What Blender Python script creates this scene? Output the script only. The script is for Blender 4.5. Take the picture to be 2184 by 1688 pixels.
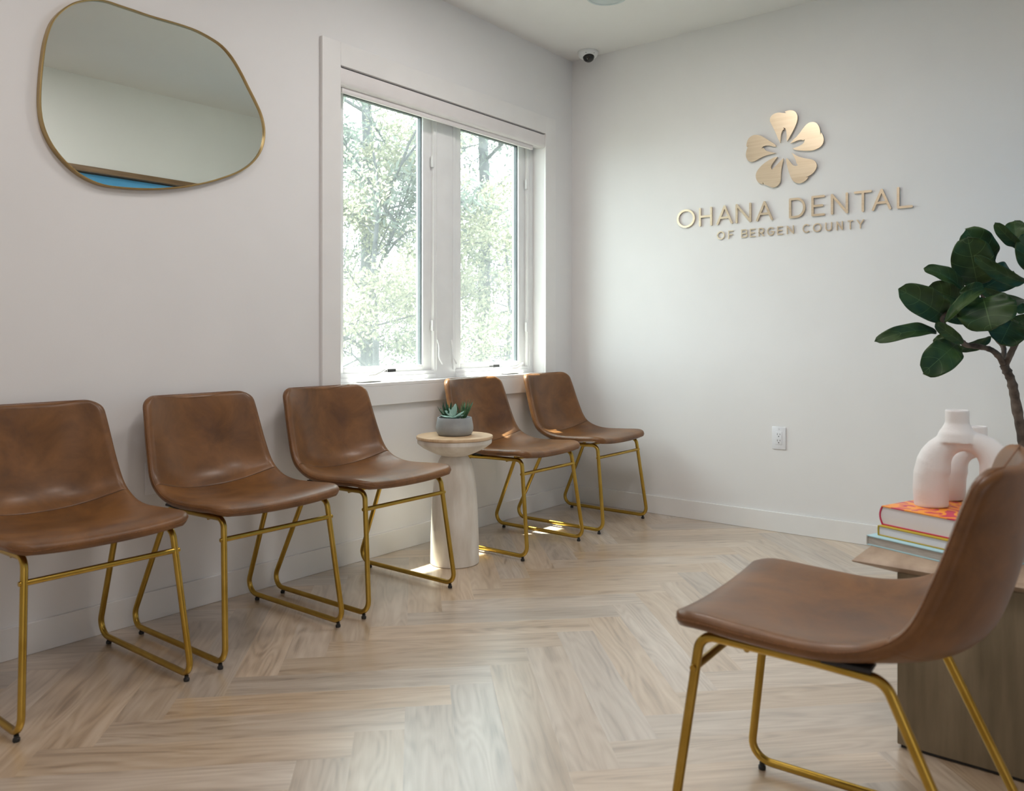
import bpy, bmesh, math, random
from mathutils import Vector, Matrix
PI = math.pi
S = bpy.context.scene
COL = S.collection
for o in list(bpy.data.objects): bpy.data.objects.remove(o)

# ------------------------------------------------------------------ camera
YAW = math.radians(38.2)
cd = bpy.data.cameras.new('camera'); cam = bpy.data.objects.new('camera', cd); COL.objects.link(cam)
cam.location = (0, 0, 1.0)
cam.rotation_euler = (PI/2, 0, YAW - PI/2)
cd.sensor_fit = 'HORIZONTAL'; cd.sensor_width = 36; cd.lens = 36*1740/2184
cd.shift_y = -(844-719)/2184.0
cd.clip_start = .05; cd.clip_end = 200
cd.dof.use_dof = True; cd.dof.focus_distance = 3.9; cd.dof.aperture_fstop = 4.5
S.camera = cam
# ------------------------------------------------------------------ look
S.view_settings.view_transform = 'Standard'; S.view_settings.look = 'None'
S.view_settings.gamma = 1; S.view_settings.use_curve_mapping = False
S.view_settings.exposure = 0.06
# ------------------------------------------------------------------ sky
w = bpy.data.worlds.new('sky'); S.world = w; w.use_nodes = True
nt = w.node_tree; nt.nodes.clear()
bg = nt.nodes.new('ShaderNodeBackground'); wo = nt.nodes.new('ShaderNodeOutputWorld')
bg.inputs[0].default_value = (0.90, 0.965, 1.0, 1); bg.inputs[1].default_value = 9.3
nt.links.new(bg.outputs[0], wo.inputs[0])
# ------------------------------------------------------------------ sun
sl = bpy.data.lights.new('sun', 'SUN'); sl.energy = 42; sl.angle = math.radians(.6); sl.color = (1, .94, .84)
sun = bpy.data.objects.new('sun', sl); COL.objects.link(sun)
sun.rotation_euler = Vector((.02, -.34, -1)).to_track_quat('-Z', 'Y').to_euler()
# ------------------------------------------------------------------ room light
def area(name, loc, to, sx, sy, e, col):
    l = bpy.data.lights.new(name, 'AREA'); l.shape = 'RECTANGLE'; l.size = sx; l.size_y = sy; l.energy = e; l.color = col
    o = bpy.data.objects.new(name, l); COL.objects.link(o); o.location = loc
    o.rotation_euler = (Vector(to)-Vector(loc)).to_track_quat('-Z', 'Y').to_euler(); return o
# portal for the seating-area window; unseen fill lights added in front of closed lobby walls
pl = area('window_portal', (3.08, 2.99, 1.49), (3.08, 0, 1.49), 1.5, 1.36, 10, (1, 1, 1)); pl.data.cycles.is_portal = True
area('entrance_fill', (-2.95, .8, 1.4), (2, .8, 1.3), 2.6, 2.2, 3, (1, .97, .96))
area('lobby_fill', (-.8, -3.45, 1.4), (.3, 2.5, 1.2), 3.2, 2.2, 23, (1, .95, .95))

# ================================================================== helpers
def lin(r, g, b): 
    f = lambda c: (c/255/12.92) if c/255 <= .04045 else ((c/255+.055)/1.055)**2.4
    return (f(r), f(g), f(b), 1)
def mat(name, col=(.8,.8,.8,1), rough=.5, metal=0, **k):
    m = bpy.data.materials.new(name); m.use_nodes = True
    b = m.node_tree.nodes['Principled BSDF']
    b.inputs['Base Color'].default_value = col; b.inputs['Roughness'].default_value = rough; b.inputs['Metallic'].default_value = metal
    for kk, v in k.items(): b.inputs[kk.replace('_', ' ')].default_value = v
    return m
def N(m, t, **k):
    n = m.node_tree.nodes.new(t)
    for a, v in k.items(): setattr(n, a, v)
    return n
def L(m, a, b): m.node_tree.links.new(a, b)
def noisy(m, c1, c2, scale=6, detail=4, coord='Object', stretch=None, lo=.35, hi=.65, bump=0, bscale=None, rough=None):
    b = m.node_tree.nodes['Principled BSDF']
    tc = N(m, 'ShaderNodeTexCoord'); mp = N(m, 'ShaderNodeMapping'); L(m, tc.outputs[coord], mp.inputs[0])
    if stretch: mp.inputs['Scale'].default_value = stretch
    no = N(m, 'ShaderNodeTexNoise'); no.inputs['Scale'].default_value = scale; no.inputs['Detail'].default_value = detail
    L(m, mp.outputs[0], no.inputs['Vector'])
    cr = N(m, 'ShaderNodeValToRGB'); cr.color_ramp.elements[0].position = lo; cr.color_ramp.elements[1].position = hi
    cr.color_ramp.elements[0].color = c1; cr.color_ramp.elements[1].color = c2
    L(m, no.outputs['Fac'], cr.inputs[0]); L(m, cr.outputs[0], b.inputs['Base Color'])
    if bump:
        n2 = N(m, 'ShaderNodeTexNoise'); n2.inputs['Scale'].default_value = bscale or scale*8; n2.inputs['Detail'].default_value = 3
        L(m, mp.outputs[0], n2.inputs['Vector'])
        bp = N(m, 'ShaderNodeBump'); bp.inputs['Strength'].default_value = bump; bp.inputs['Distance'].default_value = .002
        L(m, n2.outputs['Fac'], bp.inputs['Height']); L(m, bp.outputs[0], b.inputs['Normal'])
    if rough:
        mr = N(m, 'ShaderNodeMapRange'); mr.inputs['To Min'].default_value = rough[0]; mr.inputs['To Max'].default_value = rough[1]
        L(m, no.outputs['Fac'], mr.inputs[0]); L(m, mr.outputs[0], b.inputs['Roughness'])
    return m

def tag(o, label=None, cat=None, group=None, kind=None):
    if label: o['label'] = label
    if cat: o['category'] = cat
    if group: o['group'] = group
    if kind: o['kind'] = kind
    return o
def empty(name, loc=(0,0,0), rz=0, label=None, cat=None, group=None, kind=None):
    o = bpy.data.objects.new(name, None); COL.objects.link(o); o.location = loc; o.rotation_euler = (0,0,rz); o.empty_display_size = .1
    return tag(o, label, cat, group, kind)
def link(name, bm, m, parent=None, smooth=True, angle=40):
    me = bpy.data.meshes.new(name); bm.normal_update(); bm.to_mesh(me); bm.free()
    if smooth:
        for p in me.polygons: p.use_smooth = True
        me.set_sharp_from_angle(angle=math.radians(angle))
    for mm in (m if isinstance(m, (list, tuple)) else [m]): me.materials.append(mm)
    o = bpy.data.objects.new(name, me); COL.objects.link(o)
    if parent: o.parent = parent
    return o
def struct(name, bm, m, parent=None, smooth=False):
    o = link(name, bm, m, parent, smooth)
    if not parent: o['kind'] = 'structure'
    return o
def box(bm, x0, x1, y0, y1, z0, z1, bev=0, seg=2):
    g = bmesh.new(); bmesh.ops.create_cube(g, size=1)
    bmesh.ops.scale(g, vec=(x1-x0, y1-y0, z1-z0), verts=g.verts); bmesh.ops.translate(g, vec=((x0+x1)/2, (y0+y1)/2, (z0+z1)/2), verts=g.verts)
    if bev: bmesh.ops.bevel(g, geom=list(g.edges), offset=bev, segments=seg, profile=.5, affect='EDGES')
    merge(bm, g)
def merge(bm, g, M=None):
    if M is not None: bmesh.ops.transform(g, matrix=M, verts=g.verts)
    vs = [bm.verts.new(v.co) for v in g.verts]; g.verts.index_update()
    for f in g.faces:
        nf = bm.faces.new([vs[v.index] for v in f.verts]); nf.material_index = f.material_index
    g.free()
def mk(fn, *a, **k):
    bm = bmesh.new(); fn(bm, *a, **k); return bm
def fillet(pts, rads, n=8):
    out = [Vector(pts[0])]
    for i in range(1, len(pts)-1):
        p = Vector(pts[i]); a = (Vector(pts[i-1])-p).normalized(); b = (Vector(pts[i+1])-p).normalized(); r = rads[i-1] if isinstance(rads, (list, tuple)) else rads
        ang = a.angle(b); d = r/math.tan(ang/2); c = p+(a+b).normalized()*(r/math.sin(ang/2))
        s, e = p+a*d-c, p+b*d-c
        for k in range(n+1):
            out.append(c+s.normalized().slerp(e.normalized(), k/n)*r if s.angle(e) > 1e-3 else p)
    out.append(Vector(pts[-1])); return out
def tube(bm, pts, r, n=12, cap=True):
    pts = [Vector(p) for p in pts]; rr = r if isinstance(r, (list, tuple)) else [r]*len(pts)
    rings = []; prev = None
    for i, p in enumerate(pts):
        t = (pts[min(i+1, len(pts)-1)]-pts[max(i-1, 0)]).normalized()
        if prev is None:
            up = Vector((0,0,1)) if abs(t.z) < .9 else Vector((1,0,0)); u = t.cross(up).normalized()
        else: u = (prev-t*prev.dot(t)).normalized()
        prev = u; v = t.cross(u)
        rings.append([bm.verts.new(p+(u*math.cos(2*PI*k/n)+v*math.sin(2*PI*k/n))*rr[i]) for k in range(n)])
    for a, b in zip(rings, rings[1:]):
        for k in range(n): bm.faces.new([a[k], a[(k+1)%n], b[(k+1)%n], b[k]])
    if cap:
        bm.faces.new(rings[0][::-1]); bm.faces.new(rings[-1])
def lathe(bm, prof, n=48, c=(0,0,0)):
    rings = []
    for r, z in prof:
        if r < 1e-6: rings.append([bm.verts.new((c[0], c[1], c[2]+z))])
        else: rings.append([bm.verts.new((c[0]+r*math.cos(2*PI*k/n), c[1]+r*math.sin(2*PI*k/n), c[2]+z)) for k in range(n)])
    for a, b in zip(rings, rings[1:]):
        for k in range(n):
            q = [a[k % len(a)], a[(k+1) % len(a)], b[(k+1) % len(b)], b[k % len(b)]]
            u = []
            for v in q:
                if v not in u: u.append(v)
            if len(u) > 2: bm.faces.new(u)
def spline(vals, n):
    out = []; m = len(vals)-1
    for i in range(n+1):
        t = i/n*m; k = min(int(t), m-1); f = t-k
        p0, p1, p2, p3 = vals[max(k-1,0)], vals[k], vals[k+1], vals[min(k+2,m)]
        g = lambda a, b, c, d: .5*((2*b)+(-a+c)*f+(2*a-5*b+4*c-d)*f*f+(-a+3*b-3*c+d)*f**3)
        out.append(tuple(g(*q) for q in zip(p0, p1, p2, p3)))
    return out
def closed_spline(P, sub=4):
    out = []; n = len(P)
    def sharp(i):
        a, b, c = (Vector(P[(i+k) % n]) for k in (-1, 0, 1)); return (b-a).angle(c-b, 0) > 1.0
    for i in range(n):
        p0, p1, p2, p3 = P[i-1], P[i], P[(i+1) % n], P[(i+2) % n]
        if sharp(i): p0 = p1
        if sharp((i+1) % n): p3 = p2
        for j in range(sub):
            f = j/sub
            g = lambda a, b, c, d: .5*((2*b)+(-a+c)*f+(2*a-5*b+4*c-d)*f*f+(-a+3*b-3*c+d)*f**3)
            out.append(tuple(g(*q) for q in zip(p0, p1, p2, p3)))
    return out
def prism(bm, P3, d):
    """closed outline P3 extruded by vector d, caps triangulated"""
    a = [bm.verts.new(p) for p in P3]; b = [bm.verts.new(Vector(p)+Vector(d)) for p in P3]; n = len(a)
    es = []
    for i in range(n): bm.faces.new([a[i], a[(i+1)%n], b[(i+1)%n], b[i]])
    from mathutils.geometry import tessellate_polygon
    for t in tessellate_polygon([[v.co for v in a]]):
        for ring in (a, b):
            try: bm.faces.new([ring[k] for k in t])
            except ValueError: pass
    bmesh.ops.recalc_face_normals(bm, faces=bm.faces)

# ================================================================== measured outlines (metres)
PETALS=[[(1.5017, 1.9919),(1.5132, 2.0163),(1.5276, 2.0527),(1.545, 2.0897),(1.5555, 2.1143),(1.5508, 2.135),(1.5348, 2.1463),(1.5117, 2.1493),(1.4902, 2.1439),(1.4702, 2.1394),(1.4793, 2.1486),(1.4617, 2.1512),(1.4419, 2.1492),(1.4264, 2.1404),(1.4166, 2.1252),(1.4132, 2.1073),(1.4166, 2.086),(1.4278, 2.0597),(1.4419, 2.0338),(1.456, 2.0106),(1.466, 1.9951),(1.4697, 2.0098),(1.4679, 2.0237),(1.4694, 2.0394),(1.4716, 2.0539),(1.4773, 2.0642),(1.4868, 2.0682),(1.4802, 2.0601),(1.4888, 2.0552),(1.4945, 2.0447),(1.4988, 2.0284),(1.4994, 2.0114)], [(1.4504, 1.9829),(1.4334, 2.0001),(1.4138, 2.0154),(1.3943, 2.0376),(1.3776, 2.0573),(1.3611, 2.07),(1.3419, 2.0732),(1.3241, 2.0681),(1.3105, 2.0521),(1.3024, 2.0287),(1.3002, 2.0014),(1.2973, 2.0142),(1.2903, 2.0021),(1.2843, 1.9819),(1.2862, 1.963),(1.2956, 1.9478),(1.3119, 1.9377),(1.3364, 1.9316),(1.3666, 1.933),(1.3998, 1.9391),(1.425, 1.9463),(1.4391, 1.9545),(1.4194, 1.9587),(1.3998, 1.9643),(1.3859, 1.9721),(1.379, 1.9822),(1.3776, 1.9926),(1.3823, 1.9877),(1.3971, 1.9927),(1.4138, 1.9916),(1.4334, 1.9861)], [(1.4447, 1.9342),(1.4306, 1.9252),(1.411, 1.9113),(1.3887, 1.9013),(1.3611, 1.8919),(1.3391, 1.8848),(1.3241, 1.8717),(1.3179, 1.8543),(1.3227, 1.8356),(1.3364, 1.8179),(1.3556, 1.8064),(1.3749, 1.801),(1.3589, 1.8018),(1.3666, 1.7897),(1.3832, 1.7791),(1.4026, 1.7744),(1.4222, 1.7795),(1.4391, 1.7941),(1.4504, 1.818),(1.4589, 1.8444),(1.466, 1.8708),(1.4702, 1.8968),(1.4688, 1.9107),(1.4589, 1.9009),(1.4475, 1.8839),(1.4363, 1.8703),(1.4236, 1.8639),(1.4104, 1.8669),(1.418, 1.8758),(1.4236, 1.8962),(1.4363, 1.9218)], [(1.4859, 1.9116),(1.4888, 1.8936),(1.4945, 1.8688),(1.4979, 1.8409),(1.4988, 1.8126),(1.5017, 1.793),(1.5132, 1.7773),(1.5305, 1.7685),(1.5479, 1.7704),(1.5654, 1.7799),(1.5836, 1.7889),(1.5934, 1.8032),(1.5919, 1.7915),(1.6067, 1.7967),(1.6215, 1.81),(1.6298, 1.8312),(1.6289, 1.8514),(1.6185, 1.8703),(1.5978, 1.8908),(1.5713, 1.9074),(1.5479, 1.9172),(1.5305, 1.9234),(1.5166, 1.9229),(1.5247, 1.9126),(1.5378, 1.8972),(1.5485, 1.8815),(1.5494, 1.8696),(1.5421, 1.8589),(1.5407, 1.8648),(1.5247, 1.8784),(1.5103, 1.8907),(1.4974, 1.9032)], [(1.5238, 1.9766),(1.5276, 1.9871),(1.5538, 2.0081),(1.583, 2.0312),(1.6067, 2.0463),(1.6304, 2.0537),(1.6514, 2.0516),(1.6694, 2.0398),(1.6785, 2.0208),(1.6809, 2.0022),(1.6773, 1.9973),(1.6676, 2.0061),(1.6749, 1.994),(1.6815, 1.9746),(1.6839, 1.9545),(1.6785, 1.9348),(1.6664, 1.9201),(1.6499, 1.9155),(1.6304, 1.9196),(1.6067, 1.9294),(1.583, 1.9377),(1.5538, 1.9409),(1.5233, 1.9438),(1.5479, 1.9515),(1.5713, 1.9605),(1.583, 1.9708),(1.5895, 1.9803),(1.5993, 1.9768),(1.5919, 1.9864),(1.5772, 1.9898),(1.5538, 1.9861),(1.5363, 1.9784)]]
BIG=[('O', 2.0839, 1.9755),('H', 1.9512, 1.8747),('A', 1.8496, 1.7587),('N', 1.7423, 1.6562),('A', 1.6305, 1.5411),('D', 1.458, 1.3755),('E', 1.3455, 1.2795),('N', 1.2509, 1.1693),('T', 1.1423, 1.0598),('A', 1.0604, 0.9732),('L', 0.949, 0.8802)]
SMALL=[('O', 1.8481, 1.8042),('F', 1.7847, 1.7559),('B', 1.7124, 1.6772),('E', 1.6653, 1.6347),('R', 1.6181, 1.5886),('G', 1.5723, 1.5351),('E', 1.5196, 1.4896),('N', 1.4705, 1.4344),('C', 1.3903, 1.3531),('O', 1.3392, 1.2963),('U', 1.2782, 1.2454),('N', 1.2251, 1.1946),('T', 1.1729, 1.1471),('Y', 1.1298, 1.0961)]
MIRROR=[(1.2397, 2.1109),(1.2785, 2.1265),(1.3183, 2.1329),(1.3589, 2.1322),(1.4111, 2.1318),(1.4649, 2.1303),(1.5315, 2.1322),(1.5889, 2.1333),(1.6422, 2.1311),(1.6969, 2.1209),(1.7469, 2.1042),(1.7918, 2.0708),(1.831, 2.0233),(1.8643, 1.9733),(1.8982, 1.9225),(1.9222, 1.8804),(1.9361, 1.8298),(1.934, 1.7758),(1.9153, 1.7249),(1.8778, 1.6771),(1.8244, 1.6364),(1.7596, 1.6033),(1.6846, 1.5722),(1.6006, 1.545),(1.509, 1.5238),(1.4271, 1.5116),(1.3487, 1.5061),(1.2983, 1.5074),(1.2493, 1.5201),(1.2064, 1.543),(1.1646, 1.5798),(1.1327, 1.6222),(1.1126, 1.6685),(1.1041, 1.7143),(1.1024, 1.7614),(1.105, 1.819),(1.1104, 1.8775),(1.1193, 1.9419),(1.1372, 2.0046),(1.1646, 2.0492),(1.2017, 2.0878)]
STEMS={'trunk': [(3.444, 0.313, 0.258),(3.427, 0.335, 0.436),(3.4, 0.368, 0.65),(3.389, 0.382, 0.738),(3.378, 0.396, 0.832),(3.367, 0.41, 0.877),(3.36, 0.42, 0.9)], 'left': [(3.36, 0.42, 0.9),(3.324, 0.432, 0.934),(3.284, 0.451, 0.956),(3.233, 0.484, 0.967),(3.185, 0.513, 0.974),(3.156, 0.533, 1.005),(3.122, 0.561, 1.036),(3.113, 0.572, 1.063),(3.157, 0.548, 1.095)], 'mid': [(3.361, 0.419, 0.906),(3.383, 0.422, 0.933),(3.405, 0.427, 0.965),(3.403, 0.446, 0.991),(3.39, 0.463, 1.041),(3.365, 0.478, 1.113),(3.342, 0.491, 1.185)], 'right': [(3.364, 0.415, 0.902),(3.353, 0.396, 0.945),(3.354, 0.378, 0.987),(3.358, 0.358, 1.015),(3.373, 0.339, 1.058),(3.375, 0.336, 1.145),(3.38, 0.345, 1.251)]}
LEAVES=[((3.325, 0.496, 1.184),(3.214, 0.509, 1.341),0.132, 0, 0.25),((3.415, 0.479, 1.254),(3.304, 0.523, 1.381),0.117, 20, 0.3),((3.25, 0.527, 1.171),(3.168, 0.631, 1.247),0.06, 35, 0.5),((3.145, 0.563, 1.069),(2.985, 0.67, 1.159),0.107, 10, 0.5),((3.274, 0.529, 1.126),(3.218, 0.633, 1.177),0.085, 0, 0.2),((3.078, 0.551, 1.062),(3.18, 0.455, 1.174),0.046, -30, 0.3),((3.177, 0.458, 1.136),(3.102, 0.424, 1.031),0.171, 0, 0.15),((3.262, 0.383, 1.056),(3.169, 0.404, 0.981),0.117, 0, 0.2),((3.104, 0.584, 1.025),(2.936, 0.732, 0.997),0.053, 25, 0.3),((3.17, 0.532, 0.981),(3.013, 0.601, 0.887),0.103, 0, 0.12),((3.134, 0.513, 0.979),(3.067, 0.581, 1.044),0.041, 0, 0.2),((3.195, 0.564, 1.012),(3.205, 0.617, 0.98),0.025, 20, 0.2),((3.379, 0.46, 0.996),(3.288, 0.544, 0.953),0.039, -30, 0.2),((3.268, 0.342, 1.179),(3.074, 0.46, 1.256),0.053, -20, 0.35),((3.379, 0.493, 1.172),(3.502, 0.401, 1.248),0.103, 0, 0.2),((3.287, 0.48, 1.167),(3.433, 0.36, 1.111),0.05, 20, 0.2),((3.281, 0.358, 1.307),(3.182, 0.42, 1.379),0.043, -20, 0.3),((3.389, 0.382, 1.318),(3.406, 0.393, 1.417),0.068, 0, 0.3),((3.269, 0.341, 1.23),(3.245, 0.34, 1.35),0.064, 0, 0.2),((3.154, 0.52, 1.154),(3.178, 0.456, 1.175),0.039, 0, 0.2),((3.394, 0.344, 1.072),(3.374, 0.402, 1.037),0.046, 0, 0.2),((3.202, 0.572, 1.063),(3.299, 0.497, 1.076),0.05, 10, 0.2),((3.372, 0.502, 1.172),(3.28, 0.57, 1.113),0.071, 0, 0.2),((3.343, 0.344, 1.109),(3.296, 0.372, 1.088),0.032, 0, 0.2),((3.359, 0.34, 1.215),(3.336, 0.288, 1.273),0.107, 0, 0.2),((3.361, 0.337, 1.11),(3.347, 0.275, 1.156),0.114, 0, 0.2),((3.361, 0.337, 1.057),(3.351, 0.269, 1.056),0.1, 0, 0.2)]

# ================================================================== materials
WALL = noisy(mat('wall_paint', rough=.62), (.79,.782,.775,1), (.81,.802,.795,1), scale=3, bump=.06, bscale=220)
CEIL = noisy(mat('ceiling_paint', rough=.8), (.78,.765,.745,1), (.80,.785,.765,1), scale=2, bump=.05, bscale=150)
TRIM = noisy(mat('trim_paint', rough=.35), (.80,.79,.775,1), (.83,.82,.805,1), scale=5)
VINYL = noisy(mat('white_vinyl', rough=.3), (.82,.83,.83,1), (.86,.87,.87,1), scale=9)
BLIND = noisy(mat('blind_cassette', rough=.45), (.76,.73,.72,1), (.79,.76,.75,1), scale=9)
def leather():
    m = mat('brown_leather', rough=.36, Specular_IOR_Level=.42, Coat_Weight=.15, Coat_Roughness=.24); b = m.node_tree.nodes['Principled BSDF']
    tc = N(m, 'ShaderNodeTexCoord'); oi = N(m, 'ShaderNodeObjectInfo'); ad = N(m, 'ShaderNodeVectorMath', operation='ADD')
    L(m, tc.outputs['Object'], ad.inputs[0]); L(m, oi.outputs['Location'], ad.inputs[1])
    n1 = N(m, 'ShaderNodeTexNoise'); n1.inputs['Scale'].default_value = 7; n1.inputs['Detail'].default_value = 6; n1.inputs['Roughness'].default_value = .62
    n1.inputs['Distortion'].default_value = .5
    L(m, ad.outputs[0], n1.inputs['Vector'])
    cr = N(m, 'ShaderNodeValToRGB'); e = cr.color_ramp.elements
    e[0].position = .33; e[0].color = (.11,.046,.014,1); e[1].position = .68; e[1].color = (.235,.102,.030,1)
    x = e.new(.5); x.color = (.17,.072,.0205,1)
    L(m, n1.outputs['Fac'], cr.inputs[0]); L(m, cr.outputs[0], b.inputs['Base Color'])
    mr = N(m, 'ShaderNodeMapRange'); mr.inputs['To Min'].default_value = .33; mr.inputs['To Max'].default_value = .47
    L(m, n1.outputs['Fac'], mr.inputs[0]); L(m, mr.outputs[0], b.inputs['Roughness'])
    n2 = N(m, 'ShaderNodeTexVoronoi'); n2.inputs['Scale'].default_value = 520
    n3 = N(m, 'ShaderNodeTexNoise'); n3.inputs['Scale'].default_value = 22; n3.inputs['Detail'].default_value = 3
    L(m, ad.outputs[0], n2.inputs['Vector']); L(m, ad.outputs[0], n3.inputs['Vector'])
    b1 = N(m, 'ShaderNodeBump'); b1.inputs['Strength'].default_value = .06; b1.inputs['Distance'].default_value = .001
    b2 = N(m, 'ShaderNodeBump'); b2.inputs['Strength'].default_value = .12; b2.inputs['Distance'].default_value = .004
    L(m, n2.outputs['Distance'], b1.inputs['Height']); L(m, n3.outputs['Fac'], b2.inputs['Height']); L(m, b1.outputs[0], b2.inputs['Normal']); L(m, b2.outputs[0], b.inputs['Normal'])
    return m
LEATHER = leather()
THREAD = noisy(mat('tan_thread', rough=.6), (.13,.05,.015,1), (.24,.10,.03,1), scale=300)
SEAM = mat('dark_seam_thread', (.035,.014,.005,1), .7)
GOLD = noisy(mat('gold_metal', rough=.3, metal=1), (.42,.265,.045,1), (.50,.33,.07,1), scale=14, rough=(.24,.36))
BLACK = noisy(mat('black_rubber', rough=.5), (.012,.012,.012,1), (.02,.02,.02,1), scale=20)
BRASS = noisy(mat('brushed_brass', rough=.36, metal=1), (.68,.56,.40,1), (.73,.615,.455,1), scale=3, detail=2, stretch=(1,1.5,40), rough=(.32,.38))
FRAMEBRASS = noisy(mat('antique_brass', rough=.34, metal=1), (.42,.30,.13,1), (.52,.39,.19,1), scale=6, rough=(.3,.4))
MIRRORM = mat('mirror_glass', (.83,.87,.835,1), .0, 1)

def floor_mat():
    m = mat('oak_plank', rough=.36, Specular_IOR_Level=.9, Coat_Weight=1.0, Coat_Roughness=.34, Coat_IOR=2.8); b = m.node_tree.nodes['Principled BSDF']
    uv = N(m, 'ShaderNodeUVMap'); uv.uv_map = 'grain'
    at = N(m, 'ShaderNodeAttribute'); at.attribute_name = 'tone'
    mp = N(m, 'ShaderNodeMapping'); mp.inputs['Scale'].default_value = (1.2, 16, 1); L(m, uv.outputs[0], mp.inputs[0])
    n1 = N(m, 'ShaderNodeTexNoise'); n1.inputs['Scale'].default_value = 1.6; n1.inputs['Detail'].default_value = 5; n1.inputs['Roughness'].default_value = .6
    L(m, mp.outputs[0], n1.inputs['Vector'])
    # cathedral figure: distorted rings
    mp2 = N(m, 'ShaderNodeMapping'); mp2.inputs['Scale'].default_value = (.9, 6.5, 1); L(m, uv.outputs[0], mp2.inputs[0])
    nb = N(m, 'ShaderNodeTexNoise'); nb.inputs['Scale'].default_value = 1.3; nb.inputs['Detail'].default_value = 2; L(m, mp2.outputs[0], nb.inputs['Vector'])
    mu = N(m, 'ShaderNodeMath', operation='MULTIPLY'); mu.inputs[1].default_value = 95; L(m, nb.outputs['Fac'], mu.inputs[0])
    si = N(m, 'ShaderNodeMath', operation='SINE'); L(m, mu.outputs[0], si.inputs[0])
    sm = N(m, 'ShaderNodeMapRange'); sm.inputs['From Min'].default_value = -1; sm.inputs['From Max'].default_value = 1; L(m, si.outputs[0], sm.inputs[0])
    mp3 = N(m, 'ShaderNodeMapping'); mp3.inputs['Scale'].default_value = (6, 260, 1); L(m, uv.outputs[0], mp3.inputs[0])
    n3 = N(m, 'ShaderNodeTexNoise'); n3.inputs['Scale'].default_value = 1.5; n3.inputs['Detail'].default_value = 3; L(m, mp3.outputs[0], n3.inputs['Vector'])
    mix = N(m, 'ShaderNodeMath', operation='MULTIPLY_ADD'); mix.inputs[1].default_value = .16; L(m, sm.outputs[0], mix.inputs[0])
    L(m, n1.outputs['Fac'], mix.inputs[2])
    mix2 = N(m, 'ShaderNodeMath', operation='MULTIPLY_ADD'); mix2.inputs[1].default_value = .22; L(m, n3.outputs['Fac'], mix2.inputs[0]); L(m, mix.outputs[0], mix2.inputs[2])
    cr = N(m, 'ShaderNodeValToRGB'); e = cr.color_ramp.elements
    e[0].position = .40; e[0].color = (.26,.165,.088,1); e[1].position = .92; e[1].color = (.64,.51,.38,1)
    x = e.new(.62); x.color = (.485,.355,.235,1)
    L(m, mix2.outputs[0], cr.inputs[0])
    hs = N(m, 'ShaderNodeHueSaturation'); L(m, cr.outputs[0], hs.inputs['Color'])
    sp = N(m, 'ShaderNodeSeparateColor'); L(m, at.outputs['Color'], sp.inputs[0])
    r1 = N(m, 'ShaderNodeMapRange'); r1.inputs['To Min'].default_value = .84; r1.inputs['To Max'].default_value = 1.16; L(m, sp.outputs[0], r1.inputs[0]); L(m, r1.outputs[0], hs.inputs['Value'])
    r2 = N(m, 'ShaderNodeMapRange'); r2.inputs['To Min'].default_value = .7; r2.inputs['To Max'].default_value = 1.2; L(m, sp.outputs[1], r2.inputs[0]); L(m, r2.outputs[0], hs.inputs['Saturation'])
    L(m, hs.outputs[0], b.inputs['Base Color'])
    rr = N(m, 'ShaderNodeMapRange'); rr.inputs['To Min'].default_value = .26; rr.inputs['To Max'].default_value = .36; L(m, n3.outputs['Fac'], rr.inputs[0]); L(m, rr.outputs[0], b.inputs['Roughness'])
    bp = N(m, 'ShaderNodeBump'); bp.inputs['Strength'].default_value = .22; bp.inputs['Distance'].default_value = .0015; L(m, mix2.outputs[0], bp.inputs['Height']); L(m, bp.outputs[0], b.inputs['Normal'])
    return m

# ================================================================== floor: herringbone planks
X0, X1, Y0, Y1, H = -3.0, 4.139, -3.5, 2.79, 2.68
def build_floor():
    random.seed(5)
    bm = bmesh.new(); uvl = bm.loops.layers.uv.new('grain'); cl = bm.loops.layers.float_color.new('tone')
    W = .1255; n = 6; P0, Q0, c0 = -.1513, 2.0973, 5; r2 = math.sqrt(.5)
    def xy(p, q): return ((p+q)*r2, (q-p)*r2)
    g, d = .0007, .00012
    for i in range(-70, 75):
        for j in range(-75, 70):
            t = (i-j+c0) % (2*n)
            if t == 0: u0, u1, v0, v1, hz = i, i+n, j, j+1, True
            elif t == 2*n-1: u0, u1, v0, v1, hz = i, i+1, j, j+n, False
            else: continue
            p0, p1, q0, q1 = P0+u0*W, P0+u1*W, Q0+v0*W, Q0+v1*W
            cx, cy = xy((p0+p1)/2, (q0+q1)/2)
            if not (X0-.5 < cx < X1+.5 and Y0-.5 < cy < Y1+.5): continue
            o = (random.random()*40, random.random()*40); tone = (random.random(), random.random(), 0, 1)
            ring = lambda e, z: [bm.verts.new((*xy(a, b), z)) for a, b in ((p0+e,q0+e),(p1-e,q0+e),(p1-e,q1-e),(p0+e,q1-e))]
            A, B = ring(0, -d), ring(g, 0)
            fs = [bm.faces.new(B)]+[bm.faces.new([A[k], A[(k+1)%4], B[(k+1)%4], B[k]]) for k in range(4)]
            for f in fs:
                for l in f.loops:
                    x, y = l.vert.co.x, l.vert.co.y; p, q = (x-y)*r2, (x+y)*r2
                    l[uvl].uv = (p+o[0], q+o[1]) if hz else (q+o[0], p+o[1]); l[cl] = tone
    for co, no in (((X0-.1,0,0),(-1,0,0)),((X1+.05,0,0),(1,0,0)),((0,Y0-.1,0),(0,-1,0)),((0,Y1+.05,0),(0,1,0))):
        bmesh.ops.bisect_plane(bm, geom=bm.verts[:]+bm.edges[:]+bm.faces[:], plane_co=co, plane_no=no, clear_outer=True)
    return bm
struct('floor', build_floor(), floor_mat())
ZC = H
struct('ceiling', mk(box, X0-.1, X1+.1, Y0-.1, Y1+.2, ZC, ZC+.15), CEIL)

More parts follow.
